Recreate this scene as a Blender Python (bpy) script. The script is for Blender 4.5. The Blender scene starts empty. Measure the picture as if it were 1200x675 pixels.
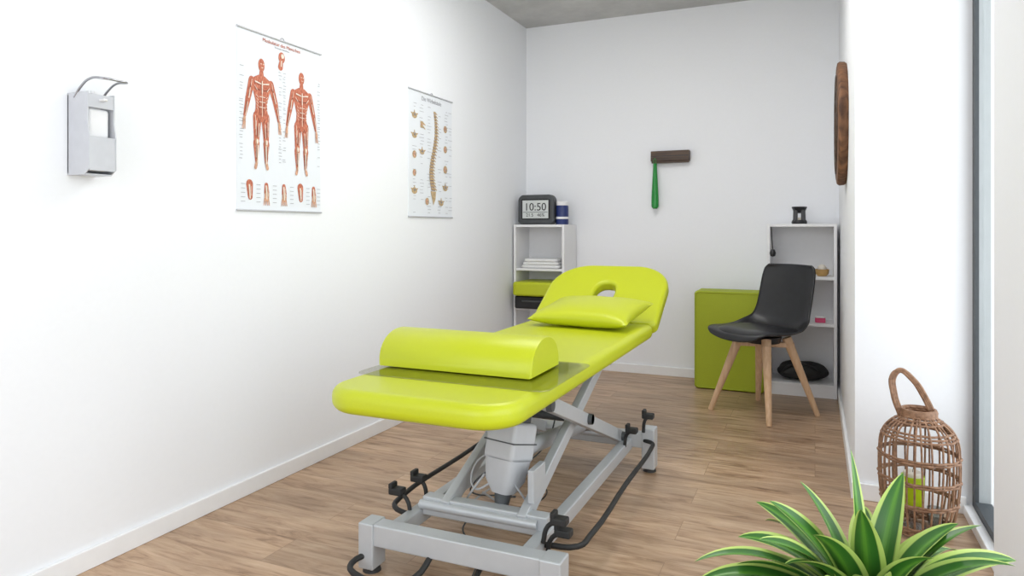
import bpy, bmesh, math, random
from mathutils import Vector, Matrix, Euler
random.seed(7)
D=bpy.data; C=bpy.context; SC=C.scene
SC.view_settings.view_transform='Standard'

# ---------------------------------------------------------------- materials
def mat(name,col,rough=0.5,metal=0.0,var=0.04,scale=30,bump=0.0,coat=0.0,spec=0.5):
    m=D.materials.new(name); m.use_nodes=True
    nt=m.node_tree; b=nt.nodes['Principled BSDF']
    tc=nt.nodes.new('ShaderNodeTexCoord'); n=nt.nodes.new('ShaderNodeTexNoise')
    n.inputs['Scale'].default_value=scale; n.inputs['Detail'].default_value=4
    nt.links.new(tc.outputs['Object'],n.inputs['Vector'])
    r=nt.nodes.new('ShaderNodeValToRGB')
    r.color_ramp.elements[0].position=0.3; r.color_ramp.elements[1].position=0.7
    r.color_ramp.elements[0].color=tuple(c*(1-var) for c in col)+(1,)
    r.color_ramp.elements[1].color=tuple(min(1,c*(1+var)) for c in col)+(1,)
    nt.links.new(n.outputs['Fac'],r.inputs['Fac']); nt.links.new(r.outputs['Color'],b.inputs['Base Color'])
    b.inputs['Roughness'].default_value=rough; b.inputs['Metallic'].default_value=metal
    b.inputs['Specular IOR Level'].default_value=spec
    b.inputs['Coat Weight'].default_value=coat
    if bump>0:
        bp=nt.nodes.new('ShaderNodeBump'); bp.inputs['Strength'].default_value=bump; bp.inputs['Distance'].default_value=0.002
        nt.links.new(n.outputs['Fac'],bp.inputs['Height']); nt.links.new(bp.outputs['Normal'],b.inputs['Normal'])
    return m

def wood(name,c1,c2,axis=(1,12,12),rough=0.5,scale=6):
    m=D.materials.new(name); m.use_nodes=True
    nt=m.node_tree; b=nt.nodes['Principled BSDF']
    tc=nt.nodes.new('ShaderNodeTexCoord'); mp=nt.nodes.new('ShaderNodeMapping'); mp.inputs['Scale'].default_value=axis
    n=nt.nodes.new('ShaderNodeTexNoise'); n.inputs['Scale'].default_value=scale; n.inputs['Detail'].default_value=8
    nt.links.new(tc.outputs['Object'],mp.inputs['Vector']); nt.links.new(mp.outputs['Vector'],n.inputs['Vector'])
    r=nt.nodes.new('ShaderNodeValToRGB'); r.color_ramp.elements[0].position=.3; r.color_ramp.elements[1].position=.7
    r.color_ramp.elements[0].color=c1+(1,); r.color_ramp.elements[1].color=c2+(1,)
    nt.links.new(n.outputs['Fac'],r.inputs['Fac']); nt.links.new(r.outputs['Color'],b.inputs['Base Color'])
    b.inputs['Roughness'].default_value=rough
    return m

def floor_mat():
    m=D.materials.new('floor_vinyl_planks'); m.use_nodes=True
    nt=m.node_tree; L=nt.links; N=nt.nodes; b=N['Principled BSDF']
    tc=N.new('ShaderNodeTexCoord')
    br=N.new('ShaderNodeTexBrick'); br.offset=0.37; br.inputs['Scale'].default_value=1
    br.inputs['Brick Width'].default_value=1.15; br.inputs['Row Height'].default_value=0.165
    br.inputs['Mortar Size'].default_value=0.0009; br.inputs['Mortar Smooth'].default_value=0.3
    br.inputs['Color1'].default_value=(0,0,0,1); br.inputs['Color2'].default_value=(1,1,1,1); br.inputs['Mortar'].default_value=(.5,.5,.5,1)
    L.new(tc.outputs['Object'],br.inputs['Vector'])
    sc=N.new('ShaderNodeVectorMath'); sc.operation='SCALE'; sc.inputs['Scale'].default_value=7.0
    L.new(br.outputs['Color'],sc.inputs[0])
    ad=N.new('ShaderNodeVectorMath'); ad.operation='ADD'
    L.new(tc.outputs['Object'],ad.inputs[0]); L.new(sc.outputs['Vector'],ad.inputs[1])
    mp=N.new('ShaderNodeMapping'); mp.inputs['Scale'].default_value=(1.8,13,1)
    L.new(ad.outputs['Vector'],mp.inputs['Vector'])
    n=N.new('ShaderNodeTexNoise'); n.inputs['Scale'].default_value=2.2; n.inputs['Detail'].default_value=9; n.inputs['Roughness'].default_value=.66; n.inputs['Distortion'].default_value=.9
    L.new(mp.outputs['Vector'],n.inputs['Vector'])
    r=N.new('ShaderNodeValToRGB'); e=r.color_ramp.elements
    e[0].position=.30; e[0].color=(.18,.098,.052,1); e[1].position=.70; e[1].color=(.56,.40,.27,1)
    k=e.new(.46); k.color=(.40,.258,.158,1)
    L.new(n.outputs['Fac'],r.inputs['Fac'])
    mp2=N.new('ShaderNodeMapping'); mp2.inputs['Scale'].default_value=(1.2,4,1); L.new(ad.outputs['Vector'],mp2.inputs['Vector'])
    n2=N.new('ShaderNodeTexNoise'); n2.inputs['Scale'].default_value=2; n2.inputs['Detail'].default_value=3; L.new(mp2.outputs['Vector'],n2.inputs['Vector'])
    mr=N.new('ShaderNodeMapRange'); mr.inputs['From Min'].default_value=.3; mr.inputs['From Max'].default_value=.7; mr.inputs['To Min'].default_value=.82; mr.inputs['To Max'].default_value=1.16
    L.new(n2.outputs['Fac'],mr.inputs['Value'])
    mx=N.new('ShaderNodeMix'); mx.data_type='RGBA'; mx.blend_type='MULTIPLY'; mx.inputs['Factor'].default_value=1
    L.new(r.outputs['Color'],mx.inputs['A']); L.new(mr.outputs['Result'],mx.inputs['B'])
    mr2=N.new('ShaderNodeMapRange'); mr2.inputs['To Min'].default_value=.9; mr2.inputs['To Max'].default_value=1.1
    L.new(br.outputs['Color'],mr2.inputs['Value'])
    mx2=N.new('ShaderNodeMix'); mx2.data_type='RGBA'; mx2.blend_type='MULTIPLY'; mx2.inputs['Factor'].default_value=1
    L.new(mx.outputs['Result'],mx2.inputs['A']); L.new(mr2.outputs['Result'],mx2.inputs['B'])
    mx3=N.new('ShaderNodeMix'); mx3.data_type='RGBA'; L.new(br.outputs['Fac'],mx3.inputs['Factor'])
    L.new(mx2.outputs['Result'],mx3.inputs['A']); mx3.inputs['B'].default_value=(.22,.13,.075,1)
    L.new(mx3.outputs['Result'],b.inputs['Base Color'])
    b.inputs['Roughness'].default_value=.36
    bp=N.new('ShaderNodeBump'); bp.inputs['Strength'].default_value=.15; bp.inputs['Distance'].default_value=.002
    L.new(n.outputs['Fac'],bp.inputs['Height']); L.new(bp.outputs['Normal'],b.inputs['Normal'])
    return m

def concrete_mat():
    m=D.materials.new('ceiling_concrete'); m.use_nodes=True
    nt=m.node_tree; L=nt.links; N=nt.nodes; b=N['Principled BSDF']
    tc=N.new('ShaderNodeTexCoord')
    n=N.new('ShaderNodeTexNoise'); n.inputs['Scale'].default_value=2.5; n.inputs['Detail'].default_value=10; n.inputs['Roughness'].default_value=.7
    L.new(tc.outputs['Object'],n.inputs['Vector'])
    r=N.new('ShaderNodeValToRGB'); r.color_ramp.elements[0].position=.3; r.color_ramp.elements[1].position=.7
    r.color_ramp.elements[0].color=(.44,.44,.44,1); r.color_ramp.elements[1].color=(.62,.62,.61,1)
    L.new(n.outputs['Fac'],r.inputs['Fac']); L.new(r.outputs['Color'],b.inputs['Base Color'])
    b.inputs['Roughness'].default_value=.85
    return m

M={}
M['wall']=mat('wall_paint_white',(.855,.868,.895),.9,var=.006,scale=60,bump=.05,spec=.2)
M['floor']=floor_mat(); M['ceil']=concrete_mat()
M['trim']=mat('trim_white',(.85,.85,.86),.5,var=.01)
M['lime']=mat('lime_vinyl',(.49,.545,.010),.36,var=.02,scale=300,bump=.06)
M['lime2']=mat('olive_lime_fabric',(.34,.40,.012),.6,var=.05,scale=200,bump=.1)
M['steel']=mat('frame_grey_paint',(.50,.52,.54),.38,metal=.25,var=.02)
M['motor']=mat('motor_light_grey',(.46,.47,.49),.5,var=.02)
M['black']=mat('black_plastic',(.010,.010,.012),.35,var=.2)
M['blackrub']=mat('black_rubber',(.015,.015,.015),.6,var=.2)
M['dark']=mat('dark_grey',(.06,.065,.07),.5,var=.1)
M['frame']=mat('window_frame_anthracite',(.05,.058,.065),.5,var=.05)
M['framel']=mat('window_frame_grey',(.42,.44,.45),.45,var=.03)
M['shelf']=mat('shelf_white_laminate',(.80,.80,.81),.45,var=.01)
M['beech']=wood('beech_wood',(.56,.35,.20),(.70,.48,.30),(14,14,1.2),.45)
M['walnut']=wood('walnut_wood',(.035,.018,.010),(.09,.05,.028),(1,10,10),.5)
M['disc']=wood('rustic_wood',(.06,.025,.012),(.26,.12,.055),(4,14,3),.7,scale=5)
M['rattan']=wood('rattan_cane',(.17,.085,.045),(.36,.20,.115),(6,6,6),.55,scale=12)
M['paper']=mat('poster_paper',(.79,.82,.865),.3,var=.005)
M['ink']=mat('poster_ink',(.22,.22,.24),.6,var=.1)
M['inkl']=mat('poster_ink_light',(.36,.36,.39),.6,var=.1)
M['bone']=mat('poster_bone',(.50,.36,.20),.6,var=.4,scale=120)
M['cream']=mat('poster_tendon',(.78,.68,.58),.6,var=.1,scale=80)
M['red']=wood('poster_muscle',(.30,.045,.022),(.72,.27,.16),(1,5,1.4),.6,scale=55)
M['shade']=mat('poster_shade',(.12,.03,.02),.6,var=.2)
M['skin']=mat('poster_tan',(.60,.33,.22),.6,var=.3,scale=90)
M['chrome']=mat('chrome_wire',(.40,.40,.42),.25,metal=1,var=.02)
M['alu']=mat('anodised_aluminium',(.56,.57,.60),.42,metal=.3,var=.03)
M['lcd']=mat('clock_lcd',(.62,.65,.64),.25,var=.02)
M['blue']=mat('blue_label',(.015,.03,.14),.35,var=.1)
M['green']=mat('green_plastic',(.01,.24,.035),.3,var=.05)
M['white']=mat('white_towel',(.8,.8,.8),.9,var=.03,bump=.3,scale=120)
M['soil']=mat('potting_soil',(.03,.02,.012),.95,var=.4,scale=90,bump=.6)
M['pot']=mat('ceramic_planter',(.55,.54,.52),.5,var=.03)
M['wax']=mat('candle_wax',(.75,.7,.6),.5,var=.03)
M['gold']=mat('brass_gold',(.6,.38,.15),.3,metal=.8,var=.1)
M['pink']=mat('pink_plastic',(.6,.05,.15),.4)

def trans(name,col,fac,rough=.05):
    m=D.materials.new(name); m.use_nodes=True; nt=m.node_tree; nt.nodes.clear()
    o=nt.nodes.new('ShaderNodeOutputMaterial'); mx=nt.nodes.new('ShaderNodeMixShader')
    t=nt.nodes.new('ShaderNodeBsdfTransparent'); g=nt.nodes.new('ShaderNodeBsdfGlossy')
    t.inputs['Color'].default_value=col+(1,); g.inputs['Roughness'].default_value=rough
    mx.inputs[0].default_value=fac
    nt.links.new(t.outputs[0],mx.inputs[1]); nt.links.new(g.outputs[0],mx.inputs[2]); nt.links.new(mx.outputs[0],o.inputs[0])
    return m
M['glass']=trans('window_glass',(.97,.985,.98),.05)
M['sheet']=trans('smoked_clear_sheet',(.84,.84,.80),.14,.05)
M['clear']=trans('clear_plastic',(.75,.77,.78),.15,.1)

# ---------------------------------------------------------------- helpers
def empty(name,loc=(0,0,0)):
    e=D.objects.new(name,None); e.empty_display_size=.1; e.location=loc; SC.collection.objects.link(e); return e
def fin(o,m=None,parent=None,smooth=None):
    if o.name not in SC.collection.objects: SC.collection.objects.link(o)
    if m is not None:
        o.data.materials.clear(); o.data.materials.append(m)
    if parent is not None:
        C.view_layer.update()
        o.parent=parent; o.matrix_parent_inverse=Matrix.Translation(parent.location).inverted() if parent.type=='EMPTY' else parent.matrix_world.inverted()
    if smooth is not None:
        for p in o.data.polygons: p.use_smooth=True
        o.data.set_sharp_from_angle(angle=math.radians(smooth))
    return o
def meshobj(name,bm,m,parent=None,smooth=None):
    me=D.meshes.new(name); bm.normal_update(); bm.to_mesh(me); bm.free()
    return fin(D.objects.new(name,me),m,parent,smooth)
def bevel_mod(o,w,seg=3):
    b=o.modifiers.new('bev','BEVEL'); b.width=w; b.segments=seg; b.limit_method='ANGLE'; b.angle_limit=math.radians(35)
    for p in o.data.polygons: p.use_smooth=True
    wn=o.modifiers.new('wn','WEIGHTED_NORMAL')
def box(name,x0,x1,y0,y1,z0,z1,m,parent=None,bev=0,seg=3,rot=None):
    bm=bmesh.new(); bmesh.ops.create_cube(bm,size=1)
    bmesh.ops.scale(bm,vec=(x1-x0,y1-y0,z1-z0),verts=bm.verts)
    if rot is not None: bmesh.ops.transform(bm,matrix=Euler(rot).to_matrix().to_4x4(),verts=bm.verts)
    bmesh.ops.translate(bm,vec=((x0+x1)/2,(y0+y1)/2,(z0+z1)/2),verts=bm.verts)
    o=meshobj(name,bm,m,parent)
    if bev: bevel_mod(o,bev,seg)
    return o
def beam(name,p1,p2,w,h,m,parent=None,bev=.004):
    p1=Vector(p1);p2=Vector(p2); d=p2-p1; L=d.length; z=d.normalized()
    x=Vector((1,0,0)) if abs(z.x)<.9 else Vector((0,1,0)); y=z.cross(x).normalized(); x=y.cross(z)
    bm=bmesh.new(); bmesh.ops.create_cube(bm,size=1); bmesh.ops.scale(bm,vec=(w,h,L),verts=bm.verts)
    R=Matrix((x,y,z)).transposed().to_4x4()
    bmesh.ops.transform(bm,matrix=Matrix.Translation((p1+p2)/2)@R,verts=bm.verts)
    bmesh.ops.recalc_face_normals(bm,faces=bm.faces)
    o=meshobj(name,bm,m,parent)
    if bev: bevel_mod(o,bev,2)
    return o
def rod(name,p1,p2,r1,r2,m,parent=None,seg=20):
    p1=Vector(p1);p2=Vector(p2); d=p2-p1
    bm=bmesh.new(); bmesh.ops.create_cone(bm,cap_ends=True,segments=seg,radius1=r1,radius2=r2,depth=d.length)
    q=d.to_track_quat('Z','Y').to_matrix().to_4x4()
    bmesh.ops.transform(bm,matrix=Matrix.Translation((p1+p2)/2)@q,verts=bm.verts)
    return meshobj(name,bm,m,parent,40)
def tube(name,pts,r,m,parent=None,cyclic=False,res=4,poly=False):
    cu=D.curves.new(name,'CURVE'); cu.dimensions='3D'; cu.bevel_depth=r; cu.bevel_resolution=3; cu.use_fill_caps=True
    lst=pts if isinstance(pts[0][0],(tuple,list,Vector)) else [pts]
    for P in lst:
        if poly:
            s=cu.splines.new('POLY'); s.points.add(len(P)-1)
            for i,p in enumerate(P): s.points[i].co=tuple(p)+(1,)
        else:
            s=cu.splines.new('BEZIER'); s.bezier_points.add(len(P)-1)
            for i,p in enumerate(P):
                s.bezier_points[i].co=p; s.bezier_points[i].handle_left_type=s.bezier_points[i].handle_right_type='AUTO'
            s.resolution_u=res
        s.use_cyclic_u=cyclic
    o=D.objects.new(name,cu); SC.collection.objects.link(o); C.view_layer.update()
    me=D.meshes.new_from_object(o.evaluated_get(C.evaluated_depsgraph_get())); D.objects.remove(o)
    o=D.objects.new(name,me); return fin(o,m,parent,50)
def slab(name,loops,thick,bev,m,parent=None,mw=None,res=4):
    """2D outline(s) in XY extruded in Z, rounded edges"""
    cu=D.curves.new(name,'CURVE'); cu.dimensions='2D'; cu.fill_mode='BOTH'
    cu.extrude=thick/2-bev; cu.bevel_depth=bev; cu.offset=-bev; cu.bevel_resolution=res
    for P in loops:
        s=cu.splines.new('POLY'); s.points.add(len(P)-1)
        for i,p in enumerate(P): s.points[i].co=(p[0],p[1],0,1)
        s.use_cyclic_u=True
    o=D.objects.new(name,cu); SC.collection.objects.link(o); C.view_layer.update()
    me=D.meshes.new_from_object(o.evaluated_get(C.evaluated_depsgraph_get())); D.objects.remove(o)
    if mw is not None: me.transform(mw)
    bm=bmesh.new(); bm.from_mesh(me); bmesh.ops.remove_doubles(bm,verts=bm.verts,dist=1e-5); bmesh.ops.recalc_face_normals(bm,faces=bm.faces); bm.to_mesh(me); bm.free()
    o=D.objects.new(name,me); fin(o,m,parent,50)
    o.modifiers.new('wn','WEIGHTED_NORMAL').keep_sharp=True
    return o
def rrect(x0,x1,y0,y1,r,n=10):
    """r=(x0y0,x1y0,x1y1,x0y1)"""
    if not isinstance(r,(tuple,list)): r=(r,)*4
    out=[]
    for (cx,cy,sx,sy,a0,rr) in ((x0,y0,1,1,180,r[0]),(x1,y0,-1,1,270,r[1]),(x1,y1,-1,-1,0,r[2]),(x0,y1,1,-1,90,r[3])):
        for i in range(n+1):
            a=math.radians(a0+90*i/n); out.append((cx+sx*rr+rr*math.cos(a),cy+sy*rr+rr*math.sin(a)))
    return out
def grid(name,fn,nu,nv,m,parent=None,closed_u=False,smooth=60):
    bm=bmesh.new(); V=[[bm.verts.new(fn(i/(nu if closed_u else nu-1),j/(nv-1))) for j in range(nv)] for i in range(nu)]
    for i in range(nu if closed_u else nu-1):
        for j in range(nv-1):
            a=V[i][j];b=V[(i+1)%nu][j];c=V[(i+1)%nu][j+1];d=V[i][j+1]
            bm.faces.new((a,b,c,d))
    bmesh.ops.recalc_face_normals(bm,faces=bm.faces)
    return meshobj(name,bm,m,parent,smooth)
def lathe(name,prof,cx,cy,m,parent=None,n=36,smooth=40):
    bm=bmesh.new(); R=[]
    for (r,z) in prof:
        R.append([bm.verts.new((cx+r*math.cos(2*math.pi*i/n),cy+r*math.sin(2*math.pi*i/n),z)) for i in range(n)])
    for a,b in zip(R[:-1],R[1:]):
        for i in range(n): bm.faces.new((a[i],a[(i+1)%n],b[(i+1)%n],b[i]))
    if prof[0][0]>1e-6: bm.faces.new(R[0][::-1])
    if prof[-1][0]>1e-6: bm.faces.new(R[-1])
    bmesh.ops.remove_doubles(bm,verts=bm.verts,dist=1e-6); bmesh.ops.recalc_face_normals(bm,faces=bm.faces)
    return meshobj(name,bm,m,parent,smooth)
def text(name,body,loc,rot,size,m,parent,ext=.0005):
    cu=D.curves.new(name,'FONT'); cu.body=body; cu.size=size; cu.extrude=ext; cu.align_x='CENTER'; cu.align_y='CENTER'
    o=D.objects.new(name,cu); SC.collection.objects.link(o); C.view_layer.update()
    me=D.meshes.new_from_object(o.evaluated_get(C.evaluated_depsgraph_get())); D.objects.remove(o)
    me.transform(Matrix.Translation(loc)@Euler(rot).to_matrix().to_4x4())
    return fin(D.objects.new(name,me),m,parent)

# ---------------------------------------------------------------- room shell
XL=-2.02; YB=4.88; XR=.14; H=2.56; YP=2.95
box('floor',XL-.1,.66,-1.6,YB+.1,-.1,0,M['floor'])
box('ceiling',XL-.1,.66,-1.6,YB+.1,H,H+.15,M['ceil'])
box('wall_left',XL-.1,XL,-1.6,YB+.1,0,H,M['wall'])
box('wall_back',XL,XR,YB,YB+.1,0,H,M['wall'])
box('wall_right',XR,.66,YP,YB+.1,0,H,M['wall'])
box('wall_right.001',.45,.66,1.80,2.27,0,H,M['wall'])
box('baseboard_left',XL,XL+.014,-1.6,YB,0,.062,M['trim'],bev=.003)
box('baseboard_back',XL+.014,XR-.014,YB-.014,YB,0,.062,M['trim'],bev=.003)
box('baseboard_right',XR-.014,XR,YP-.014,YB,0,.062,M['trim'],bev=.003)
box('trim_1',XR,.50,YP-.014,YP,0,.062,M['trim'],bev=.003)
box('trim_2',.49,.52,2.27,YP,0,.035,M['trim'],bev=.003)
def window(name,y0,y1,x=.52,mull=()):
    w=empty(name,(x,(y0+y1)/2,1.2))
    box('post_1',x,x+.012,y1-.045,y1,0,H,M['frame'],w); box('post_face',x+.012,x+.05,y1-.035,y1,0,H,M['framel'],w)
    box('post_2',x,x+.05,y0,y0+.05,0,H,M['frame'],w)
    box('sill',x,x+.05,y0+.05,y1-.045,0,.06,M['frame'],w); box('head_rail',x,x+.05,y0+.05,y1-.045,H-.05,H,M['frame'],w)
    for k,yy in enumerate(mull): box('mullion_%d'%k,x,x+.05,yy-.03,yy+.03,.06,H-.05,M['frame'],w)
    box('pane',x+.022,x+.028,y0+.05,y1-.035,.06,H-.05,M['glass'],w)
window('window_1',2.27,YP); window('window_2',-1.6,1.80,mull=(.1,))

# ---------------------------------------------------------------- massage table
T=empty('massage_table',(-.97,2.4,0))
TX0,TX1=-1.265,-.68; ZT=.592
L_=M['lime']
slab('main_pad',[rrect(TX0,TX1,1.525,3.17,(.12,.12,.03,.03),14)],.068,.028,L_,T,Matrix.Translation((0,0,ZT-.034)),6)
hw=(TX1-TX0)/2; xc=(TX0+TX1)/2
outer=rrect(-hw-.03,hw+.008,.0,.505,(.05,.04,.19,.20),16)
hole=[]
for i in range(28):
    a=2*math.pi*i/28; hole.append((-.01+.052*math.copysign(abs(math.cos(a))**.75,math.cos(a))*(1+.12*math.sin(a)),.235+.105*math.sin(a)))
MH=Matrix.Translation((xc,3.20,ZT-.034))@Matrix.Rotation(math.radians(30),4,'X')
slab('head_pad',[outer,hole[::-1]],.062,.020,L_,T,MH,6)
S=M['steel']
def bx(n,a,b,c,d,e,f,m=S,bev=.005): return box(n,a,b,c,d,e,f,m,T,bev)
for k,x in enumerate((-1.13,-.80)):
    bx('upper_rail_%d'%k,x-.02,x+.02,1.72,3.14,.492,.524)
    beam('head_rail_%d'%k,(x,3.16,.500),(x,3.16+.36*math.cos(math.radians(30)),.500+.36*.5),.03,.025,S,T)
for k,y in enumerate((1.76,2.4,3.10)): bx('upper_cross_%d'%k,-1.13,-.80,y-.02,y+.02,.485,.515)
rod('head_strut',(xc,2.75,.49),(xc,3.46,.62),.011,.011,M['dark'],T)
# base
bx('near_crossbeam',-1.25,-.615,1.715,1.77,.085,.150)
bx('near_foot_left',-1.252,-1.20,1.708,1.778,.015,.152); bx('near_foot_right',-.672,-.610,1.708,1.778,.015,.152)
for k,(x,y) in enumerate(((-1.226,1.743),(-.642,1.743),(-1.226,2.93),(-.645,2.93))): rod('foot_pad_%d'%k,(x,y,0),(x,y,.02),.028,.022,M['blackrub'],T)
bx('lower_rail_left',-1.185,-1.145,1.77,2.92,.09,.138); bx('lower_rail_right',-.755,-.715,1.77,2.92,.09,.138)
bx('second_crossbeam',-1.145,-.72,1.90,1.945,.12,.180)
bx('far_crossbeam',-1.25,-.62,2.90,2.955,.10,.16)
bx('far_foot_right',-.672,-.618,2.895,2.965,.015,.185); bx('far_foot_left',-1.252,-1.20,2.895,2.965,.015,.185)
for k,x in enumerate((-.80,-1.06)):
    beam('scissor_a_%d'%k,(x,1.90,.155),(x,2.74,.50),.03,.048,S,T)
for k,x in enumerate((-.76,-1.10)):
    beam('scissor_b_%d'%k,(x,2.86,.155),(x,1.98,.50),.03,.048,S,T)
rod('pivot',(-1.13,2.39,.345),(-.73,2.39,.345),.018,.018,M['dark'],T)
rod('lower_axle',(-1.15,1.90,.155),(-.75,1.90,.155),.015,.015,S,T); rod('far_axle',(-1.16,2.86,.155),(-.74,2.86,.155),.015,.015,S,T)
rod('upper_axle',(-1.13,1.98,.49),(-.76,1.98,.49),.015,.015,S,T); rod('upper_far_axle',(-1.13,2.74,.49),(-.76,2.74,.49),.015,.015,S,T)
for k,(x,y,z) in enumerate(((-.738,2.39,.345),(-.738,2.86,.155),(-.738,1.98,.49))): rod('bolt_%d'%k,(x-.01,y,z),(x+.008,y,z),.02,.018,M['dark'],T)
# motor (tilted gearbox of the lifting actuator)
mo=Matrix.Translation((-.885,2.00,.335))@Matrix.Rotation(math.radians(-14),4,'Z')@Matrix.Rotation(math.radians(-14),4,'X')
def mpart(o): o.data.transform(mo); return o
mpart(box('motor_housing',-.058,.058,-.06,.06,-.035,.085,M['motor'],T,.014)); mpart(box('motor_top_ridge',-.040,.040,-.045,.045,.08,.12,M['dark'],T,.008))
mpart(box('motor_cover_seam',-.0595,.0595,-.0615,.0615,.020,.024,M['dark'],T))
def mt(u,v):
    a=2*math.pi*u; i=min(2,int(v*2.01)); r=(.060,.052,.030)[i]; z=(-.03,-.095,-.135)[i]
    c,s=math.cos(a),math.sin(a); q=.45
    return (r*math.copysign(abs(c)**q,c),r*math.copysign(abs(s)**q,s),z)
mpart(grid('motor_lower',mt,32,3,M['motor'],T,True,50))
mpart(rod('motor_nose',(0,0,-.17),(0,0,-.12),.022,.030,M['dark'],T))
rod('actuator',(-.885,2.04,.31),(-.885,2.72,.22),.028,.028,M['motor'],T)
rod('actuator_rod',(-.885,2.70,.222),(-.885,2.88,.165),.014,.014,M['chrome'],T)
bx('motor_bracket',-.93,-.84,2.03,2.08,.40,.50)
bx('control_box',-1.05,-.97,2.30,2.50,.40,.47,M['dark'],.008)
bx('side_gusset',-.795,-.775,1.93,2.03,.20,.30,S,.003)
B=M['blackrub']
tube('control_bar_right',[(-.66,2.90,.135),(-.622,2.875,.135),(-.612,2.82,.134),(-.612,2.4,.128),(-.612,1.97,.118),(-.625,1.90,.115),(-.72,1.87,.115)],.0085,B,T)
tube('control_bar_left',[(-1.21,2.90,.14),(-1.262,2.875,.14),(-1.272,2.82,.14),(-1.272,2.4,.138),(-1.272,1.97,.13),(-1.255,1.91,.125),(-1.17,1.88,.12)],.0085,B,T)
tube('pedal_bar_near',[(-1.215,1.74,.06),(-1.25,1.675,.045),(-1.21,1.635,.04),(-1.08,1.635,.04),(-1.03,1.66,.05),(-1.01,1.75,.10)],.009,B,T)
tube('pedal_bar_near_2',[(-.86,1.78,.09),(-.85,1.69,.06),(-.80,1.65,.05),(-.70,1.65,.045),(-.655,1.70,.06)],.008,B,T)
def lever(i,x,y,z,dx=.05):
    tube('lever_arm_%d'%i,[(x+dx,y,z-.07),(x+dx*.7,y,z-.02),(x,y,z)],.007,B,T)
    box('lever_pad_%d'%i,x-.024,x+.024,y-.018,y+.018,z-.010,z+.012,B,T,.005); box('lever_lip_%d'%i,x-.024,x-.010,y-.018,y+.018,z+.008,z+.026,B,T,.004)
lever(0,-1.225,1.88,.190); lever(1,-1.20,1.97,.205,.03); lever(2,-.66,1.84,.205,-.05); lever(3,-.655,1.86,.165,-.05); lever(4,-.64,2.88,.245,-.02); lever(5,-.69,2.80,.20,-.03)
tube('cables',[[(-.93,1.98,.28),(-1.02,2.02,.20),(-1.06,2.10,.13),(-.98,2.2,.10),(-.92,2.05,.16),(-.90,1.98,.20)],
               [(-.86,1.99,.28),(-.83,2.12,.20),(-.88,2.25,.08),(-1.0,2.2,.04),(-1.05,2.0,.06),(-.95,1.9,.03),(-.88,1.72,.012),(-.8,1.66,.01)],
               [(-.90,2.0,.42),(-.99,2.1,.35),(-1.03,2.2,.24),(-.97,2.3,.18),(-.9,2.45,.3),(-.95,2.5,.43)]],.0028,M['dark'],T,res=10)
tube('cables_light',[[(-.95,1.95,.26),(-1.03,1.99,.16),(-1.08,2.06,.10),(-1.1,2.3,.07)],[(-.85,1.95,.25),(-.83,2.02,.15),(-.93,2.12,.09),(-1.03,2.1,.14)],[(-.92,1.96,.24),(-1.0,1.98,.20),(-1.03,2.05,.25),(-.97,2.1,.3)]],.0035,M['motor'],T,res=10)

cs=slab('foot_end_cover_sheet',[rrect(-1.275,-.655,1.72,2.14,.035)],.003,.0012,M['sheet'],None,Matrix.Translation((0,0,ZT+.0017)))
# half-round bolster
bz=ZT+.0035
pr=[]
for i in range(25):
    a=math.pi*i/24; pr.append((.118*math.cos(a),.012+.094*math.sin(a)**.9 if 0<i<24 else .012))
prof=[(-.118,0.0)]+[(-p[0],p[1]) for p in pr]+[(.118,0.0)]
bm=bmesh.new(); xs=[(-1.268,.955),(-1.261,1.0),(-.752,1.0),(-.745,.955)]; rings=[]
for x,s in xs:
    rings.append([bm.verts.new((x,1.955+p[0]*s,bz+.002+max(0,(p[1]-.055)*s+.055 if s<1 else p[1]))) for p in prof])
for a,b in zip(rings[:-1],rings[1:]):
    n=len(a)
    for i in range(n): bm.faces.new((a[i],a[(i+1)%n],b[(i+1)%n],b[i]))
bm.faces.new(rings[0]); bm.faces.new(rings[-1][::-1]); bmesh.ops.recalc_face_normals(bm,faces=bm.faces)
bo=meshobj('half_round_bolster',bm,L_,None,35)
# pillow
def pil(sign):
    def f(u,v):
        x=2*u-1;y=2*v-1
        e=(1-abs(x)**2.6)*(1-abs(y)**2.6); h=.050*max(0,e)**.42
        px=.235*x*(1-.07*(1-y*y)); py=.185*y*(1-.08*(1-x*x))
        return Vector((px,py,sign*h+.0015*math.sin(9*x+4*y)*max(0,e)))
    return f
PM=Matrix.Translation((-.935,3.035,ZT+.062))@Matrix.Rotation(math.radians(-6),4,'Z')@Matrix.Rotation(math.radians(9),4,'X')
bm=bmesh.new(); n=33
for s in (1,-1):
    f=pil(s); V=[[bm.verts.new(PM@f(i/(n-1),j/(n-1))) for j in range(n)] for i in range(n)]
    for i in range(n-1):
        for j in range(n-1): bm.faces.new((V[i][j],V[i+1][j],V[i+1][j+1],V[i][j+1]))
bmesh.ops.remove_doubles(bm,verts=bm.verts,dist=1e-5); bmesh.ops.recalc_face_normals(bm,faces=bm.faces)
meshobj('pillow',bm,L_,None,80)

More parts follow.
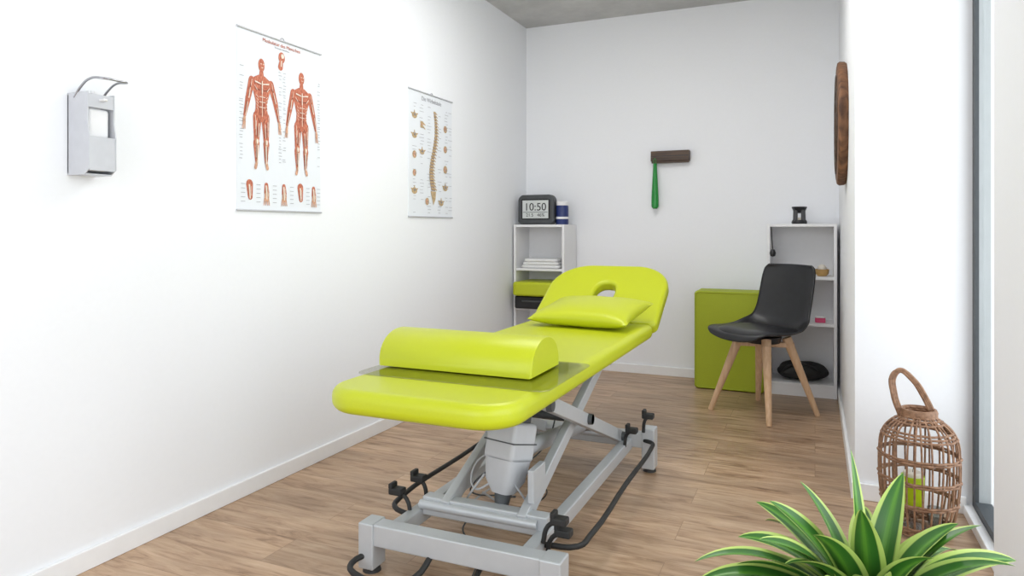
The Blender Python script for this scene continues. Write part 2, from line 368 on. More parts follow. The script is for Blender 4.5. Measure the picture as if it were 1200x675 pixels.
# ---------------------------------------------------------------- bookcases
def bookcase(name,x0,x1,y0,y1,shelves,h=1.06):
    b=empty(name,((x0+x1)/2,(y0+y1)/2,0)); m=M['shelf']; t=.018
    box('side_left',x0,x0+t,y0,y1,0,h,m,b,.0015); box('side_right',x1-t,x1,y0,y1,0,h,m,b,.0015)
    box('top',x0+t,x1-t,y0,y1,h-t,h,m,b,.0015); box('bottom',x0+t,x1-t,y0,y1,.062,.08,m,b,.0015)
    box('plinth',x0+t,x1-t,y0+.004,y0+.018,0,.062,m,b); box('back',x0+t,x1-t,y1-.005,y1,.062,h-t,m,b)
    for i,z in enumerate(shelves): box('shelf_%d'%i,x0+t,x1-t,y0+.01,y1-.005,z-t,z,m,b,.0015)
    return b
bookcase('bookcase',-2.004,-1.615,4.60,4.864,(.745,.46))
bookcase('bookcase.001',-.275,.122,4.60,4.864,(.735,.45))
# clock
ck=empty('digital_clock',(-1.85,4.68,1.06))
o=slab('case',[rrect(-.14,.14,0,.215,(.03,.03,.045,.045),8)],.07,.012,M['dark'],ck,Matrix.Translation((-1.85,4.68,1.061))@Matrix.Rotation(math.radians(90),4,'X'))
slab('bezel',[rrect(-.112,.112,.035,.185,.012,5)],.006,.002,M['black'],ck,Matrix.Translation((-1.85,4.645,1.061))@Matrix.Rotation(math.radians(90),4,'X'))
box('lcd',-1.95,-1.75,4.638,4.643,1.105,1.235,M['lcd'],ck)
text('digits','10:50',(-1.85,4.637,1.185),(math.radians(90),0,0),.078,M['black'],ck)
text('digits_small','21.5   46%',(-1.85,4.637,1.128),(math.radians(90),0,0),.034,M['black'],ck)
box('lcd_divider',-1.945,-1.755,4.6365,4.638,1.148,1.151,M['black'],ck)
# jar
j=empty('supplement_jar',(-1.665,4.70,1.06))
lathe('body',[(0,1.06),(.043,1.06),(.045,1.066),(.045,1.19),(.042,1.197)],-1.665,4.70,M['blue'],j)
lathe('lid',[(.0,1.197),(.043,1.197),(.044,1.2),(.044,1.222),(.04,1.226),(0,1.226)],-1.665,4.70,M['shelf'],j)
lathe('label_band',[(.0452,1.10),(.0455,1.10),(.0455,1.115),(.0452,1.115)],-1.665,4.70,M['shelf'],j)
tw=empty('folded_towel',(-1.81,4.72,.745))
for k in range(3):
    slab('fold_%d'%k,[rrect(-1.96+.012*k,-1.66-.01*k,4.62,4.83,.03)],.022,.0105,M['white'],tw,Matrix.Translation((0,0,.757+.0225*k)))
gc=slab('seat_cushion',[rrect(-1.975,-1.645,4.50,4.84,.03)],.10,.02,M['lime'],None,Matrix.Translation((0,0,.603)))
bb=empty('black_case',(-1.82,4.68,.46)); slab('shell',[rrect(-1.97,-1.65,4.53,4.84,.02)],.09,.012,M['black'],bb,Matrix.Translation((0,0,.5055)))
tube('handle',[(-1.90,4.54,.515),(-1.89,4.50,.52),(-1.77,4.50,.52),(-1.76,4.54,.515)],.006,M['dark'],bb)
# right bookcase contents
tb=empty('tealight_burner',(-.09,4.70,1.06))
lathe('base',[(0,1.06),(.044,1.06),(.046,1.072),(.040,1.085),(0,1.085)],-.09,4.70,M['black'],tb)
for k in range(4):
    a=math.pi/4+k*math.pi/2; beam('leg_%d'%k,(-.09+.034*math.cos(a),4.70+.034*math.sin(a),1.07),(-.09+.031*math.cos(a),4.70+.031*math.sin(a),1.15),.026,.022,M['black'],tb)
lathe('bowl',[(0,1.125),(.03,1.13),(.046,1.165),(.043,1.168),(.028,1.15),(0,1.145)],-.09,4.70,M['black'],tb)
lathe('tealight',[(0,1.0855),(.018,1.0855),(.018,1.10),(0,1.10)],-.09,4.70,M['wax'],tb)
sg=empty('singing_bowl',(.04,4.72,.735))
lathe('bowl',[(0,.736),(.026,.736),(.038,.750),(.042,.778),(.039,.778),(.034,.752),(.02,.742),(0,.742)],.04,4.72,M['gold'],sg)
lathe('ball',[(0.026*math.sin(math.pi*i/12),.782-.026*math.cos(math.pi*i/12)) for i in range(13)],.04,4.72,M['wax'],sg)
sb=empty('massage_ball',(-.21,4.68,.735)); lathe('ball',[(.035*math.sin(math.pi*i/14),.7705-.035*math.cos(math.pi*i/14)) for i in range(15)],-.21,4.68,M['black'],sb); lathe('band',[(.0352,.765),(.036,.7705),(.0352,.776)],-.21,4.68,M['dark'],sb)
cd=empty('hanging_cord',(-.245,4.59,.95)); tube('cord',[(-.250,4.596,1.043),(-.248,4.594,1.0),(-.243,4.592,.93),(-.240,4.59,.89)],.0035,M['black'],cd); lathe('knob',[(0,.855),(.014,.86),(.019,.88),(.012,.90),(0,.905)],-.240,4.578,M['black'],cd)
pb=empty('pink_box',(.03,4.7,.45)); slab('box',[rrect(0,.06,4.66,4.72,.008)],.028,.004,M['pink'],pb,Matrix.Translation((0,0,.4645))); box('lid',.004,.056,4.664,4.716,.479,.488,M['white'],pb,.003)
bg=empty('black_bag',(-.08,4.71,.08))
def bagf(u,v):
    a=2*math.pi*u; t=v*math.pi
    r=math.sin(t)**.55
    w=1+.05*math.sin(5*a+2)+.04*math.sin(9*a)*math.sin(t*3)
    return (-.075+.145*r*math.cos(a)*w,4.725+.10*r*math.sin(a)*w,.086+.05*(1-math.cos(t)*1)*(1+.1*math.sin(3*a)))
grid('body',bagf,40,16,M['blackrub'],bg,True); tube('strap',[(-.19,4.66,.12),(-.15,4.65,.175),(-.03,4.65,.18),(.03,4.67,.13)],.007,M['black'],bg)

gm=empty('folded_foam_mat',(-.51,4.7,0))
for k in range(3):
    slab('panel_%d'%k,[rrect(-.715,-.29,.002,.63,.022)],.072,.012,M['lime2'],gm,Matrix.Translation((0,4.60+.073*k,0))@Matrix.Rotation(math.radians(90),4,'X'))
tube('piping',[(p[0],4.563,p[1]) for p in rrect(-.708,-.297,.012,.622,.022)],.0035,M['lime2'],gm,cyclic=True,poly=True)

# ---------------------------------------------------------------- chair
CH=empty('shell_chair',(-.267,4.11,0)); CC=Vector((-.267,4.11,0))
fd=Vector((-.575,-.818,0)); sd=Vector((.818,-.575,0))
def W(f,s,z): return CC+fd*f+sd*s+Vector((0,0,z))
prf=[(.245,.420,.15),(.232,.443,.19),(.17,.450,.215),(.06,.440,.226),(-.06,.432,.226),(-.135,.445,.215),(-.180,.490,.198),(-.205,.56,.184),(-.228,.65,.180),(-.25,.74,.178),(-.264,.80,.168),(-.268,.824,.145)]
def cr(p,t):
    n=len(p)-1; x=t*n; i=min(int(x),n-1); t=x-i
    P=[p[max(0,i-1)],p[i],p[i+1],p[min(n,i+2)]]
    return [0.5*((2*b)+(-a+c)*t+(2*a-5*b+4*c-d)*t*t+(-a+3*b-3*c+d)*t**3) for a,b,c,d in zip(*P)]
def shell(u,v):
    f,z,w=cr(prf,v); s=2*u-1; k=min(1,max(0,(v-.35)/.25)); e=abs(s)**2.4
    wing=math.exp(-((v-.45)/.13)**2)*.05
    return W(f+e*(.035*k+wing*.6),s*w,z+e*(.022*(1-k)+wing*.8))
o=grid('shell',shell,25,45,M['black'],CH,False,80)
so=o.modifiers.new('s','SOLIDIFY'); so.thickness=.010; so.offset=-1
def cush(u,v):
    a=2*math.pi*u; r=math.sin(math.pi*v/2)
    rr=.19/max(abs(math.cos(a))**4+abs(math.sin(a))**4,1e-6)**.25
    f=.045+rr*.95*r*math.cos(a); s=rr*r*math.sin(a)
    return W(f,s,.452+.03*(1-r**6)+.02*(s/.2)**2)
grid('seat_cushion',cush,40,12,M['black'],CH,True,80)
A=[W(.2,-.2,0),W(.2,.2,0),W(-.205,-.2,0),W(-.205,.2,0)]
for k,p in enumerate(A):
    f=.085 if k<2 else -.085; s=-.09 if k%2==0 else .09
    rod('leg_%d'%k,p,W(f,s,.425),.014,.026,M['beech'],CH)
beam('cross_brace_1',W(.11,-.12,.385),W(-.11,.12,.385),.035,.028,M['beech'],CH); beam('cross_brace_2',W(.11,.12,.385),W(-.11,-.12,.385),.035,.028,M['beech'],CH)
rod('hub',W(0,0,.395),W(0,0,.43),.09,.10,M['black'],CH)

# ---------------------------------------------------------------- wall rack & shoehorn, round decor
wr=empty('wall_hook_rail',(-.92,YB,1.53))
box('rail',-1.055,-.79,YB-.055,YB,1.50,1.572,M['walnut'],wr,.004)
box('lower_lip',-1.05,-.795,YB-.05,YB-.02,1.488,1.50,M['walnut'],wr,.002)
box('groove',-1.05,-.795,YB-.0565,YB-.054,1.533,1.538,M['black'],wr)
sh=empty('green_shoehorn',(-1.03,YB-.04,1.3))
def shf(u,v):
    z=1.485-.315*v; w=.009+.013*min(1,v/.75) if v<.93 else .022*math.sqrt(max(0,1-((v-.93)/.075)**2))+.0005
    s=2*u-1; return (-1.025+s*w,YB-.060+.012*s*s,z)
o=grid('blade',shf,9,30,M['green'],sh); so=o.modifiers.new('s','SOLIDIFY'); so.thickness=.004
tube('loop',[(-1.025,YB-.058,1.48),(-1.033,YB-.056,1.50),(-1.025,YB-.054,1.52),(-1.017,YB-.056,1.50)],.002,M['green'],sh,cyclic=True)
rod('hook_stub',(-1.025,YB-.062,1.519),(-1.025,YB-.02,1.519),.003,.003,M['green'],sh)
rd=empty('round_wood_wall_art',(XR,3.76,1.54))
def discp(u,v):
    a=2*math.pi*u
    prof=[(0,0),(.10,0),(.2,.001),(.27,.0),(.293,.004),(.30,.014),(.298,.035),(.29,.045)]
    x=v*(len(prof)-1); i=min(int(x),len(prof)-2); t=x-i; r=prof[i][0]*(1-t)+prof[i+1][0]*t; h=prof[i][1]*(1-t)+prof[i+1][1]*t
    r*=1+.012*math.sin(5*a)+.008*math.sin(11*a+1)
    return (XR-.045+h,3.76+r*math.cos(a),1.54+r*math.sin(a))
grid('disc',discp,72,8,M['disc'],rd,True,40)
for k in range(4):
    rr=.06+.06*k; tube('ring_%d'%k,[(XR-.046,3.76+rr*math.cos(2*math.pi*i/24),1.54+rr*math.sin(2*math.pi*i/24)) for i in range(24)],.003,M['walnut'],rd,cyclic=True)

# ---------------------------------------------------------------- posters
def multi(name,polys,m,p,lay=1):
    bm=bmesh.new()
    for i,pts in enumerate(polys):
        vs=[bm.verts.new((XL+.0022+.0012*lay+.00003*i,a,b)) for a,b in pts]; f=bm.faces.new(vs); f.normal_update()
        if f.normal.x<0: f.normal_flip()
    me=D.meshes.new(name); bm.to_mesh(me); bm.free(); return fin(D.objects.new(name,me),m,p)
def ell(cx,cz,rx,rz,n=18,rot=0):
    c,s=math.cos(rot),math.sin(rot)
    return [(cx+rx*math.cos(2*math.pi*i/n)*c-rz*math.sin(2*math.pi*i/n)*s,cz+rx*math.cos(2*math.pi*i/n)*s+rz*math.sin(2*math.pi*i/n)*c) for i in range(n)]
def cap(x0,z0,r0,x1,z1,r1):
    a=math.atan2(z1-z0,x1-x0); P=[]
    for i in range(7): t=a+math.pi/2+math.pi*i/6; P.append((x0+r0*math.cos(t),z0+r0*math.sin(t)))
    for i in range(7): t=a-math.pi/2+math.pi*i/6; P.append((x1+r1*math.cos(t),z1+r1*math.sin(t)))
    return P
def rec(a,b,c,d): return [(a,c),(b,c),(b,d),(a,d)]
def poster(name,y0,y1,z0,z1):
    p=empty(name,(XL,(y0+y1)/2,(z0+z1)/2))
    box('sheet',XL+.0000,XL+.0024,y0,y1,z0,z1,M['paper'],p)
    rod('top_bar',(XL+.005,y0-.003,z1),(XL+.005,y1+.003,z1),.004,.004,M['alu'],p); rod('bottom_bar',(XL+.005,y0-.003,z0),(XL+.005,y1+.003,z0),.004,.004,M['alu'],p)
    tube('hanger',[(XL+.005,(y0+y1)/2-.012,z1+.003),(XL+.005,(y0+y1)/2,z1+.012),(XL+.005,(y0+y1)/2+.012,z1+.003)],.0015,M['inkl'],p)
    return p
p1=poster('muscle_anatomy_poster',1.991,2.477,1.102,1.805)
def figure(p,cx,z,tag,back=False,sc=1.0,asym=1.0):
    R=[];K=[];Bn=[];Dk=[]
    def q(P): return [(cx+a*sc*.87,z+b*sc) for a,b in P]
    R.append(q(ell(0,.398,.0195,.026)))
    R.append(q(cap(0,.37,.012,0,.345,.016)))
    R.append(q([(-.02,.358),(-.055,.342),(-.062,.325),(-.046,.285),(-.034,.25),(-.036,.225),(-.045,.20),(-.03,.185),(0,.178),(.03,.185),(.045,.20),(.036,.225),(.034,.25),(.046,.285),(.062,.325),(.055,.342),(.02,.358)]))
    for s in (-1,1):
        ex=1.0 if s<0 else asym
        R+= [q(cap(s*.058,.33,.018,s*.078*ex,.265,.0145)),q(cap(s*.079*ex,.262,.015,s*.098*ex,.195,.008))]
        K+= [q(ell(s*.102*ex,.176,.008,.018,12,s*.25))]
        for f in range(3): K.append(q(cap(s*(.101*ex+.005*(f-1)),.17,.0024,s*(.105*ex+.008*(f-1)),.143,.0018)))
        R+= [q(cap(s*.025,.195,.0255,s*.029,.11,.0160)),q(cap(s*.030,.095,.0185,s*.029,.025,.0085))]
        K+= [q(cap(s*.028,.104,.010,s*.028,.094,.009)),q(cap(s*.029,.022,.007,s*.036,.002,.008))]
        Bn+= [q(cap(s*.024,.085,.0035,s*.026,.02,.0028)),q(cap(s*.006,.325,.002,s*.040,.33,.003)),q(cap(s*.018,.17,.0022,s*.022,.118,.0015)),q(cap(s*.070,.30,.002,s*.078*ex,.262,.0025)),q(cap(s*.085*ex,.245,.0016,s*.097*ex,.195,.0016)),q(cap(s*.034,.18,.0014,s*.036,.125,.0012)),q(cap(s*.045,.315,.0012,s*.030,.30,.0015)),q(cap(s*.036,.085,.0010,s*.036,.04,.0012)),q(cap(s*.040,.20,.0012,s*.040,.15,.0010)),q(cap(s*.060,.335,.0010,s*.066,.31,.0012)),q(cap(s*.028,.104,.006,s*.028,.097,.005))]
        for j in range(5): Bn.append(q(cap(s*(.036-.001*j),.28-.012*j,.0009,s*(.024),.272-.012*j,.0009)))
        Dk+= [q(cap(s*.010,.30,.0012,s*.038,.305,.0012)),q(cap(s*.020,.19,.0014,s*.010,.175,.0012)),q(cap(s*.029,.16,.0011,s*.030,.12,.0011)),q(cap(s*.064,.315,.0011,s*.078*ex,.27,.0011)),q(cap(s*.031,.085,.0010,s*.032,.035,.0010)),q(cap(s*.088*ex,.25,.0010,s*.096*ex,.205,.0010)),q(cap(s*.012,.26,.0010,s*.012,.205,.0010)),q(cap(s*.015,.15,.0010,s*.020,.12,.0010)),q(cap(s*.021,.08,.0010,s*.024,.04,.0010))]
    if back: Bn+= [q([(0,.35),(-.012,.31),(0,.24),(.012,.31)]),q([(0,.235),(-.022,.215),(0,.19),(.022,.215)])]
    else:
        Bn+= [q(cap(0,.335,.003,0,.29,.003)),q(cap(0,.285,.0015,0,.2,.0015))]
        for i in range(3): Bn.append(q(cap(-.018,.275-.02*i,.0012,.018,.275-.02*i,.0012)))
        Bn+= [q(ell(-.007,.402,.004,.002,8)),q(ell(.007,.402,.004,.002,8)),q(cap(-.005,.388,.0012,.005,.388,.0012))]
    multi('figure_%s_muscle'%tag,R,M['red'],p,1); multi('figure_%s_hands'%tag,K,M['skin'],p,2); multi('figure_%s_shade'%tag,Dk,M['shade'],p,3); multi('figure_%s_tendon'%tag,Bn,M['cream'],p,4)
figure(p1,2.118,1.270,'front',False,1.03,1.1); figure(p1,2.352,1.262,'back',False,1.03,1.05)
multi('head_side',[ell(2.232,1.735,.019,.023),cap(2.229,1.715,.011,2.225,1.695,.014)],M['red'],p1,1); multi('head_bone',[ell(2.236,1.742,.009,.010),cap(2.23,1.72,.003,2.228,1.70,.003)],M['cream'],p1,2)
lims=[]; bones=[]; sk=[]
for i,c in enumerate((2.055,2.145,2.245,2.345,2.43)):
    if i in (0,3): lims.append(cap(c,1.205,.018,c+.004,1.155,.012))
    else: lims.append(cap(c,1.205,.010,c+.002,1.175,.014)); sk+=[cap(c+.002,1.165,.013,c+.002,1.152,.012)]+[cap(c-.010+.007*f,1.15,.003,c-.014+.010*f,1.125,.002) for f in range(4)]
    bones+= [cap(c-.003,1.20,.004,c+.001,1.15,.003),cap(c+.006,1.195,.001,c+.007,1.16,.001)]
multi('limb_details',lims,M['red'],p1,1); multi('limb_hands',sk,M['skin'],p1,2); multi('limb_bones',bones,M['cream'],p1,3)
ln=[]
for (c,w) in ((2.012,.026),(2.222,.022),(2.246,.020),(2.462,.022)):
    for i in range(30):
        if random.random()<.8: zz=1.30+.38*i/30+random.uniform(0,.006); ln.append(rec(c-w/2*random.uniform(.4,1),c+w/2*random.uniform(.4,1),zz,zz+.002))
for c in (2.02,2.10,2.19,2.29,2.39,2.46):
    for i in range(5): ln.append(rec(c-.012,c+.010,1.135+.017*i,1.137+.017*i))
multi('label_text_lines',ln,M['inkl'],p1,1)
text('title','Muskulatur des Menschen',(XL+.004,2.234,1.784),(math.radians(90),0,math.radians(90)),.021,M['red'],p1,.0002)
text('subtitle','The human musculature',(XL+.004,2.234,1.769),(math.radians(90),0,math.radians(90)),.009,M['inkl'],p1,.0002)
p2=poster('spine_anatomy_poster',3.204,3.693,1.097,1.795)
vt=[];dk=[]
def spx(t): return 3.478+.030*math.sin(t*5.6+.4)*(.6+.6*t)
for i in range(25):
    t=i/24; z=1.70-.44*t; w=.012+.012*t; x=spx(t)
    vt.append(rec(x-w,x+w,z-.0065,z+.0065)); vt.append(cap(x+w,z,.004,x+w+.016,z-.008,.0025)); dk.append(rec(x-w*.9,x+w*.9,z-.0105,z-.0072))
vt.append([(spx(1)-.03,1.245),(spx(1)+.03,1.245),(spx(1)+.025,1.20),(spx(1)+.0,1.165),(spx(1)-.012,1.20)])
multi('spine_vertebrae',vt,M['bone'],p2,1); multi('spine_discs',dk,M['shade'],p2,2)
ic=[];ic2=[];ic3=[]
rr_=random.Random(3)
for (c,zs) in ((3.265,(1.655,1.545,1.44,1.34,1.24)),(3.345,(1.61,1.46)),(3.61,(1.62,1.5,1.38,1.27)),(3.40,(1.185,)),(3.56,(1.18,))):
    for z in zs:
        k=rr_.choice((0,1,2)); s=rr_.uniform(.85,1.1)
        if k==0: ic+= [ell(c,z,.027*s,.017*s),cap(c-.018,z+.006,.006,c-.034,z+.012,.003),cap(c+.018,z+.006,.006,c+.034,z+.012,.003),cap(c,z+.012,.006,c,z+.026,.004)]; ic2.append(ell(c,z+.004,.009,.006,12))
        elif k==1: ic+= [rec(c-.02*s,c+.012*s,z-.014,z+.002),rec(c-.02*s,c+.012*s,z+.008,z+.022),cap(c+.012,z+.012,.006,c+.034,z+.004,.003),cap(c+.012,z-.008,.006,c+.032,z-.018,.003)]; ic3.append(rec(c-.02*s,c+.012*s,z+.002,z+.008))
        else: ic+= [ell(c,z,.022*s,.022*s)]; ic3.append(ell(c-.003,z,.013,.014,12)); ic2.append(ell(c+.004,z-.002,.005,.004,10))
multi('vertebra_drawings',ic,M['bone'],p2,1); multi('vertebra_holes',ic2,M['ink'],p2,3); multi('vertebra_discs',ic3,M['skin'],p2,2)
ln=[]
for c in (3.265,3.34,3.42,3.54,3.62,3.665):
    for i in range(34):
        if random.random()<.55: zz=1.12+.62*i/34; ln.append(rec(c-.028*random.uniform(.3,.9),c+.028*random.uniform(.3,.9),zz,zz+.002))
multi('label_text_lines',ln,M['inkl'],p2,1)
text('title','Die Wirbelsäule',(XL+.004,3.45,1.760),(math.radians(90),0,math.radians(90)),.034,M['inkl'],p2,.0002)

# ---------------------------------------------------------------- dispenser
dp=empty('soap_dispenser',(XL,1.38,1.3)); al=M['alu']
slab('back_plate',[rrect(1.340,1.425,1.188,1.43,.006)],.008,.002,al,dp,Matrix(((0,0,1,XL+.004),(1,0,0,0),(0,1,0,0),(0,0,0,1))))
def side(n,y):
    P=[(XL,1.188),(XL+.075,1.188),(XL+.098,1.205),(XL+.098,1.30),(XL+.090,1.345),(XL+.090,1.43),(XL,1.43)]
    bm=bmesh.new(); a=[bm.verts.new((x,y,z)) for x,z in P]; b=[bm.verts.new((x,y+.003,z)) for x,z in P]
    bm.faces.new(a); bm.faces.new(b[::-1]); m_=len(P)
    for i in range(m_): bm.faces.new((a[i],b[i],b[(i+1)%m_],a[(i+1)%m_]))
    bmesh.ops.recalc_face_normals(bm,faces=bm.faces); return meshobj(n,bm,al,dp)
side('side_near',1.340); side('side_far',1.422)
box('front_lower',XL+.092,XL+.097,1.343,1.422,1.20,1.30,al,dp,.001); box('front_upper',XL+.084,XL+.089,1.343,1.422,1.385,1.425,al,dp,.001)
box('bottle',XL+.02,XL+.08,1.350,1.416,1.20,1.385,M['shelf'],dp,.010); box('bottom_tray',XL+.01,XL+.08,1.343,1.422,1.188,1.192,al,dp)
rod('pump_cap',(XL+.05,1.383,1.385),(XL+.05,1.383,1.415),.022,.018,M['shelf'],dp); rod('pump_stem',(XL+.05,1.383,1.41),(XL+.05,1.383,1.44),.006,.006,M['shelf'],dp)
box('pump_spout',XL+.045,XL+.11,1.376,1.39,1.405,1.413,M['shelf'],dp,.003)
tube('elbow_lever',[(XL+.03,1.342,1.415),(XL+.06,1.341,1.445),(XL+.10,1.341,1.465),(XL+.15,1.345,1.462),(XL+.158,1.383,1.461),(XL+.15,1.420,1.462),(XL+.10,1.424,1.465),(XL+.06,1.424,1.445),(XL+.03,1.423,1.415)],.0035,M['chrome'],dp,res=6)

# ---------------------------------------------------------------- rattan lantern
LX,LY=.325,2.725
ln_=empty('rattan_lantern',(LX,LY,0)); R_=M['rattan']
lp=[(.092,.012),(.106,.06),(.117,.13),(.121,.20),(.120,.27),(.112,.325),(.088,.362),(.060,.382),(.048,.400)]
def lr(z):
    for a,b in zip(lp[:-1],lp[1:]):
        if a[1]<=z<=b[1]: t=(z-a[1])/(b[1]-a[1]); return a[0]+(b[0]-a[0])*t
    return lp[-1][0]
ribs=[]
for k in range(28):
    a=2*math.pi*k/28+.03*math.sin(k*3)
    tw_=.05*math.sin(k*1.7)
    ribs.append([(LX+r*math.cos(a+tw_*z*4),LY+r*math.sin(a+tw_*z*4),z) for r,z in lp])
tube('vertical_canes',ribs,.0032,R_,ln_)
def ringp(r,z,wob=0,n=40,ph=0): return [(LX+(r+wob*math.sin(13*2*math.pi*i/n+ph))*math.cos(2*math.pi*i/n),LY+(r+wob*math.sin(13*2*math.pi*i/n+ph))*math.sin(2*math.pi*i/n),z) for i in range(n)]
rg=[]
for z in (.008,.016,.024,.032): rg.append(ringp(lr(max(.012,z)),z,.003,ph=z*400))
for z in (.105,.113,.180,.188,.255,.263): rg.append(ringp(lr(z)+.001,z,.003,ph=z*400))
for z in (.325,.335,.345,.372,.382,.392,.400,.408): rg.append(ringp(lr(min(z,.4)),z,.002,ph=z*400))
tube('woven_rings',rg,.004,R_,ln_,cyclic=True)
bl=[]
for k in range(9):
    x=-.084+.021*k; y=math.sqrt(max(0,.091**2-x*x)); bl.append([(LX+x,LY-y,.012),(LX+x,LY+y,.012)])
tube('base_slats',bl,.004,R_,ln_,poly=True)
hd=[]
for k in range(3):
    o_=.006*(k-1)
    hd.append([(LX-.052+o_,LY-.01,.385),(LX-.075+o_,LY-.01+o_,.46),(LX-.074+o_,LY,.525),(LX-.055+o_,LY,.545-abs(o_)),(LX-.020+o_,LY,.515),(LX+.018+o_,LY+.01,.455),(LX+.046+o_,LY+.01,.39)])
tube('handle',hd,.0055,R_,ln_,res=8)
lathe('handle_binding',[(.050,.385),(.056,.39),(.058,.405),(.054,.415),(.047,.415),(.046,.39)],LX,LY,R_,ln_)
cdl=empty('candle_holder',(LX-.03,LY-.02,.016))
lathe('glass_foot',[(0,.0165),(.040,.0165),(.040,.022),(.012,.030),(.010,.06),(.016,.082),(0,.082)],LX-.02,LY-.02,M['clear'],cdl)
lathe('lime_cup',[(0,.082),(.026,.082),(.033,.095),(.036,.19),(.033,.19),(.030,.10),(0,.092)],LX-.02,LY-.02,mat('lime_cup',(.45,.62,.01),.2),cdl)
lathe('white_candle',[(0,.093),(.027,.10),(.029,.200),(.025,.203),(0,.201)],LX-.02,LY-.02,M['wax'],cdl)
tube('wick',[(LX-.02,LY-.02,.200),(LX-.019,LY-.02,.212)],.001,M['black'],cdl)
g2=empty('tealight_glass',(LX+.05,LY+.03,.016)); lathe('glass',[(0,.0165),(.022,.0165),(.026,.075),(.024,.075),(.02,.022),(0,.022)],LX+.052,LY+.02,M['clear'],g2); lathe('wax',[(0,.0225),(.018,.0225),(.02,.05),(0,.05)],LX+.052,LY+.02,M['wax'],g2)

# ---------------------------------------------------------------- plant
PX,PY,PZ=.085,1.33,.365
PT=empty('potted_dracaena',(PX,PY,0))
lathe('planter',[(0,0),(.105,0),(.11,.01),(.13,.34),(.135,.355),(.127,.355),(.121,.335),(0,.335)],PX,PY,M['pot'],PT,48)
lathe('soil',[(0,.358),(.06,.352),(.1215,.338)],PX,PY,M['soil'],PT,40)
lm=D.materials.new('variegated_leaf'); lm.use_nodes=True; nt=lm.node_tree; b=nt.nodes['Principled BSDF']
uv=nt.nodes.new('ShaderNodeUVMap'); sp=nt.nodes.new('ShaderNodeSeparateXYZ'); nt.links.new(uv.outputs[0],sp.inputs[0])
nz=nt.nodes.new('ShaderNodeTexNoise'); mp=nt.nodes.new('ShaderNodeMapping'); mp.inputs['Scale'].default_value=(14,1.2,1); nt.links.new(uv.outputs[0],mp.inputs[0]); nt.links.new(mp.outputs[0],nz.inputs['Vector']); nz.inputs['Scale'].default_value=1
ma=nt.nodes.new('ShaderNodeMath'); ma.operation='MULTIPLY_ADD'; ma.inputs[1].default_value=.16; ma.inputs[2].default_value=-.08; nt.links.new(nz.outputs['Fac'],ma.inputs[0])
ad=nt.nodes.new('ShaderNodeMath'); ad.operation='ADD'; nt.links.new(sp.outputs['X'],ad.inputs[0]); nt.links.new(ma.outputs[0],ad.inputs[1])
rp=nt.nodes.new('ShaderNodeValToRGB'); e=rp.color_ramp.elements
e[0].position=0; e[0].color=(.48,.60,.16,1); e[1].position=1; e[1].color=(.48,.60,.16,1)
for pos,col in ((.10,(.44,.58,.14)),(.15,(.025,.11,.015)),(.36,(.04,.15,.02)),(.47,(.10,.27,.03)),(.53,(.10,.27,.03)),(.64,(.04,.15,.02)),(.85,(.025,.11,.015)),(.90,(.44,.58,.14))):
    k=e.new(pos); k.color=col+(1,)
nt.links.new(ad.outputs[0],rp.inputs['Fac']); nt.links.new(rp.outputs['Color'],b.inputs['Base Color']); b.inputs['Roughness'].default_value=.32
def leaf(i,az,L,el,droop,w,twist=0):
    az=math.radians(az); el=math.radians(el); n=24; m_=9
    bm=bmesh.new(); uvl=bm.loops.layers.uv.new('UVMap'); V=[]
    p=Vector((PX+.015*math.cos(az),PY+.015*math.sin(az),PZ-.012)); ang=el
    for j in range(n+1):
        t=j/n
        wd=w*(math.sin(math.pi*min(1,(t*.84+.16))**1.15))**.75 if t<1 else 0
        wd=max(wd,.0004)
        dirv=Vector((math.cos(az)*math.cos(ang),math.sin(az)*math.cos(ang),math.sin(ang)))
        sdv=Vector((-math.sin(az),math.cos(az),0)); nv=sdv.cross(dirv)*-1
        tw=twist*t; s2=sdv*math.cos(tw)+nv*math.sin(tw); n2=nv*math.cos(tw)-sdv*math.sin(tw)
        row=[]
        for k in range(m_):
            s=2*k/(m_-1)-1
            row.append((bm.verts.new(p+s2*(s*wd)+n2*(abs(s)**1.3*wd*.35)),k/(m_-1),t))
        V.append(row); p=p+dirv*(L/n); ang-=math.radians(droop)/n*(.4+1.2*t)
    for j in range(n):
        for k in range(m_-1):
            q=(V[j][k],V[j][k+1],V[j+1][k+1],V[j+1][k]); f=bm.faces.new([x[0] for x in q])
            for lo,x in zip(f.loops,q): lo[uvl].uv=(x[1],x[2])
    meshobj('leaf_%d'%i,bm,lm,PT,80)
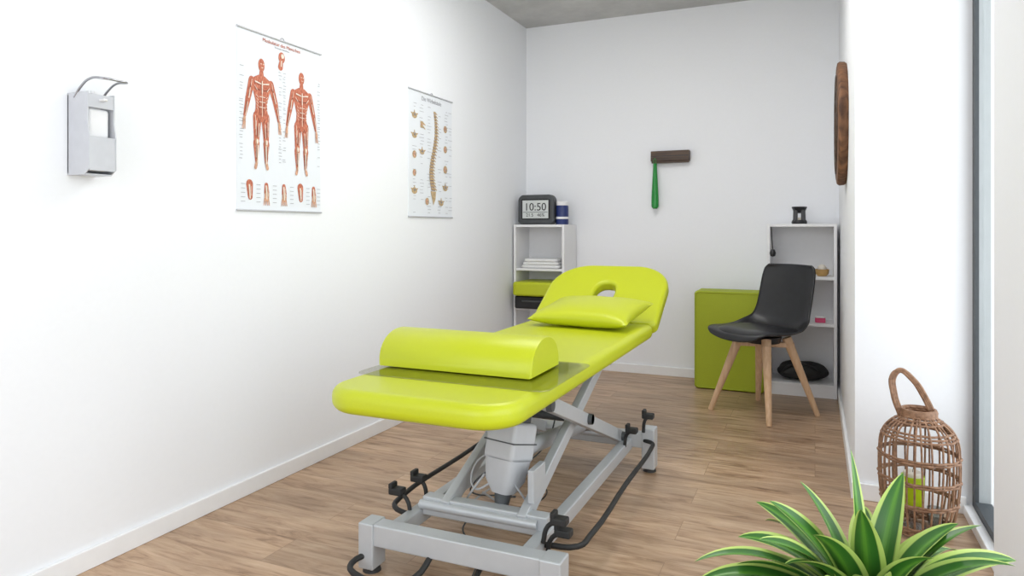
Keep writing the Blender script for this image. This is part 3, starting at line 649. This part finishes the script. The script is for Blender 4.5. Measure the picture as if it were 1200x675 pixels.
LV=[(204,.325,48,75,.025),(196,.30,36,72,.026),(215,.28,28,70,.027),(190,.25,58,70,.027),(228,.27,46,80,.028),(178,.24,68,45,.029),
(160,.25,60,55,.027),(120,.285,86,10,.015),(60,.26,76,30,.028),(20,.25,64,50,.029),(10,.25,54,62,.028),(27,.28,44,60,.026),(35,.25,30,60,.025),
(250,.27,56,80,.029),(270,.25,66,70,.030),(300,.25,60,70,.029),(320,.26,46,70,.028),(345,.25,56,75,.028),(290,.26,40,85,.028),(0,.23,74,40,.029),
(235,.24,72,50,.029),(140,.25,50,75,.026),(90,.25,56,70,.027),(45,.24,52,80,.027),(260,.25,80,30,.029),(200,.29,20,55,.025),(330,.24,24,65,.025),(185,.25,18,55,.025),(15,.27,20,60,.025),
(210,.25,62,60,.027),(170,.23,40,60,.026),(30,.22,70,60,.028),(310,.21,75,50,.028),(222,.22,66,75,.027),(193,.23,46,65,.026),(5,.22,40,70,.026),(70,.24,66,50,.026),(155,.24,76,35,.026)]
for i,(az,L,el,dr,w) in enumerate(LV): leaf(i,az,L,el,dr,w,random.uniform(-.6,.6))

# ---------------------------------------------------------------- light
w=D.worlds.new('overcast_sky'); SC.world=w; w.use_nodes=True; nt=w.node_tree; bg_=nt.nodes['Background']
tc=nt.nodes.new('ShaderNodeTexCoord'); gr=nt.nodes.new('ShaderNodeSeparateXYZ'); rp=nt.nodes.new('ShaderNodeValToRGB')
nt.links.new(tc.outputs['Generated'],gr.inputs[0]); nt.links.new(gr.outputs['Z'],rp.inputs['Fac'])
rp.color_ramp.elements[0].color=(.91,.94,1,1); rp.color_ramp.elements[1].color=(.80,.9,1,1)
nt.links.new(rp.outputs['Color'],bg_.inputs['Color']); bg_.inputs['Strength'].default_value=1.45
def area(name,loc,rot,sx,sy,power,col=(1,1,1)):
    l=D.lights.new(name,'AREA'); l.shape='RECTANGLE'; l.size=sx; l.size_y=sy; l.energy=power; l.color=col
    o=D.objects.new(name,l); o.location=loc; o.rotation_euler=[math.radians(a) for a in rot]; SC.collection.objects.link(o); return o
area('daylight_side',(1.5,1.2,1.5),(90,0,90),4.0,2.6,78,(.985,.99,1))
area('daylight_rear',(-.8,-1.8,1.5),(90,0,0),2.4,2.2,32,(.985,.99,1))
area('ceiling_fill_light',(-.85,2.9,2.54),(0,0,0),1.2,1.2,23,(1,.99,.98))  # added fill lamp with no visible fixture, brightens the back of the room

cam=D.cameras.new('camera'); co=D.objects.new('camera',cam); SC.collection.objects.link(co)
co.location=(0,0,1.03); co.rotation_euler=(math.radians(90),0,math.radians(23.67))
cam.sensor_width=36; cam.lens=24.3; cam.shift_y=-.0579; cam.clip_start=.05
SC.camera=co
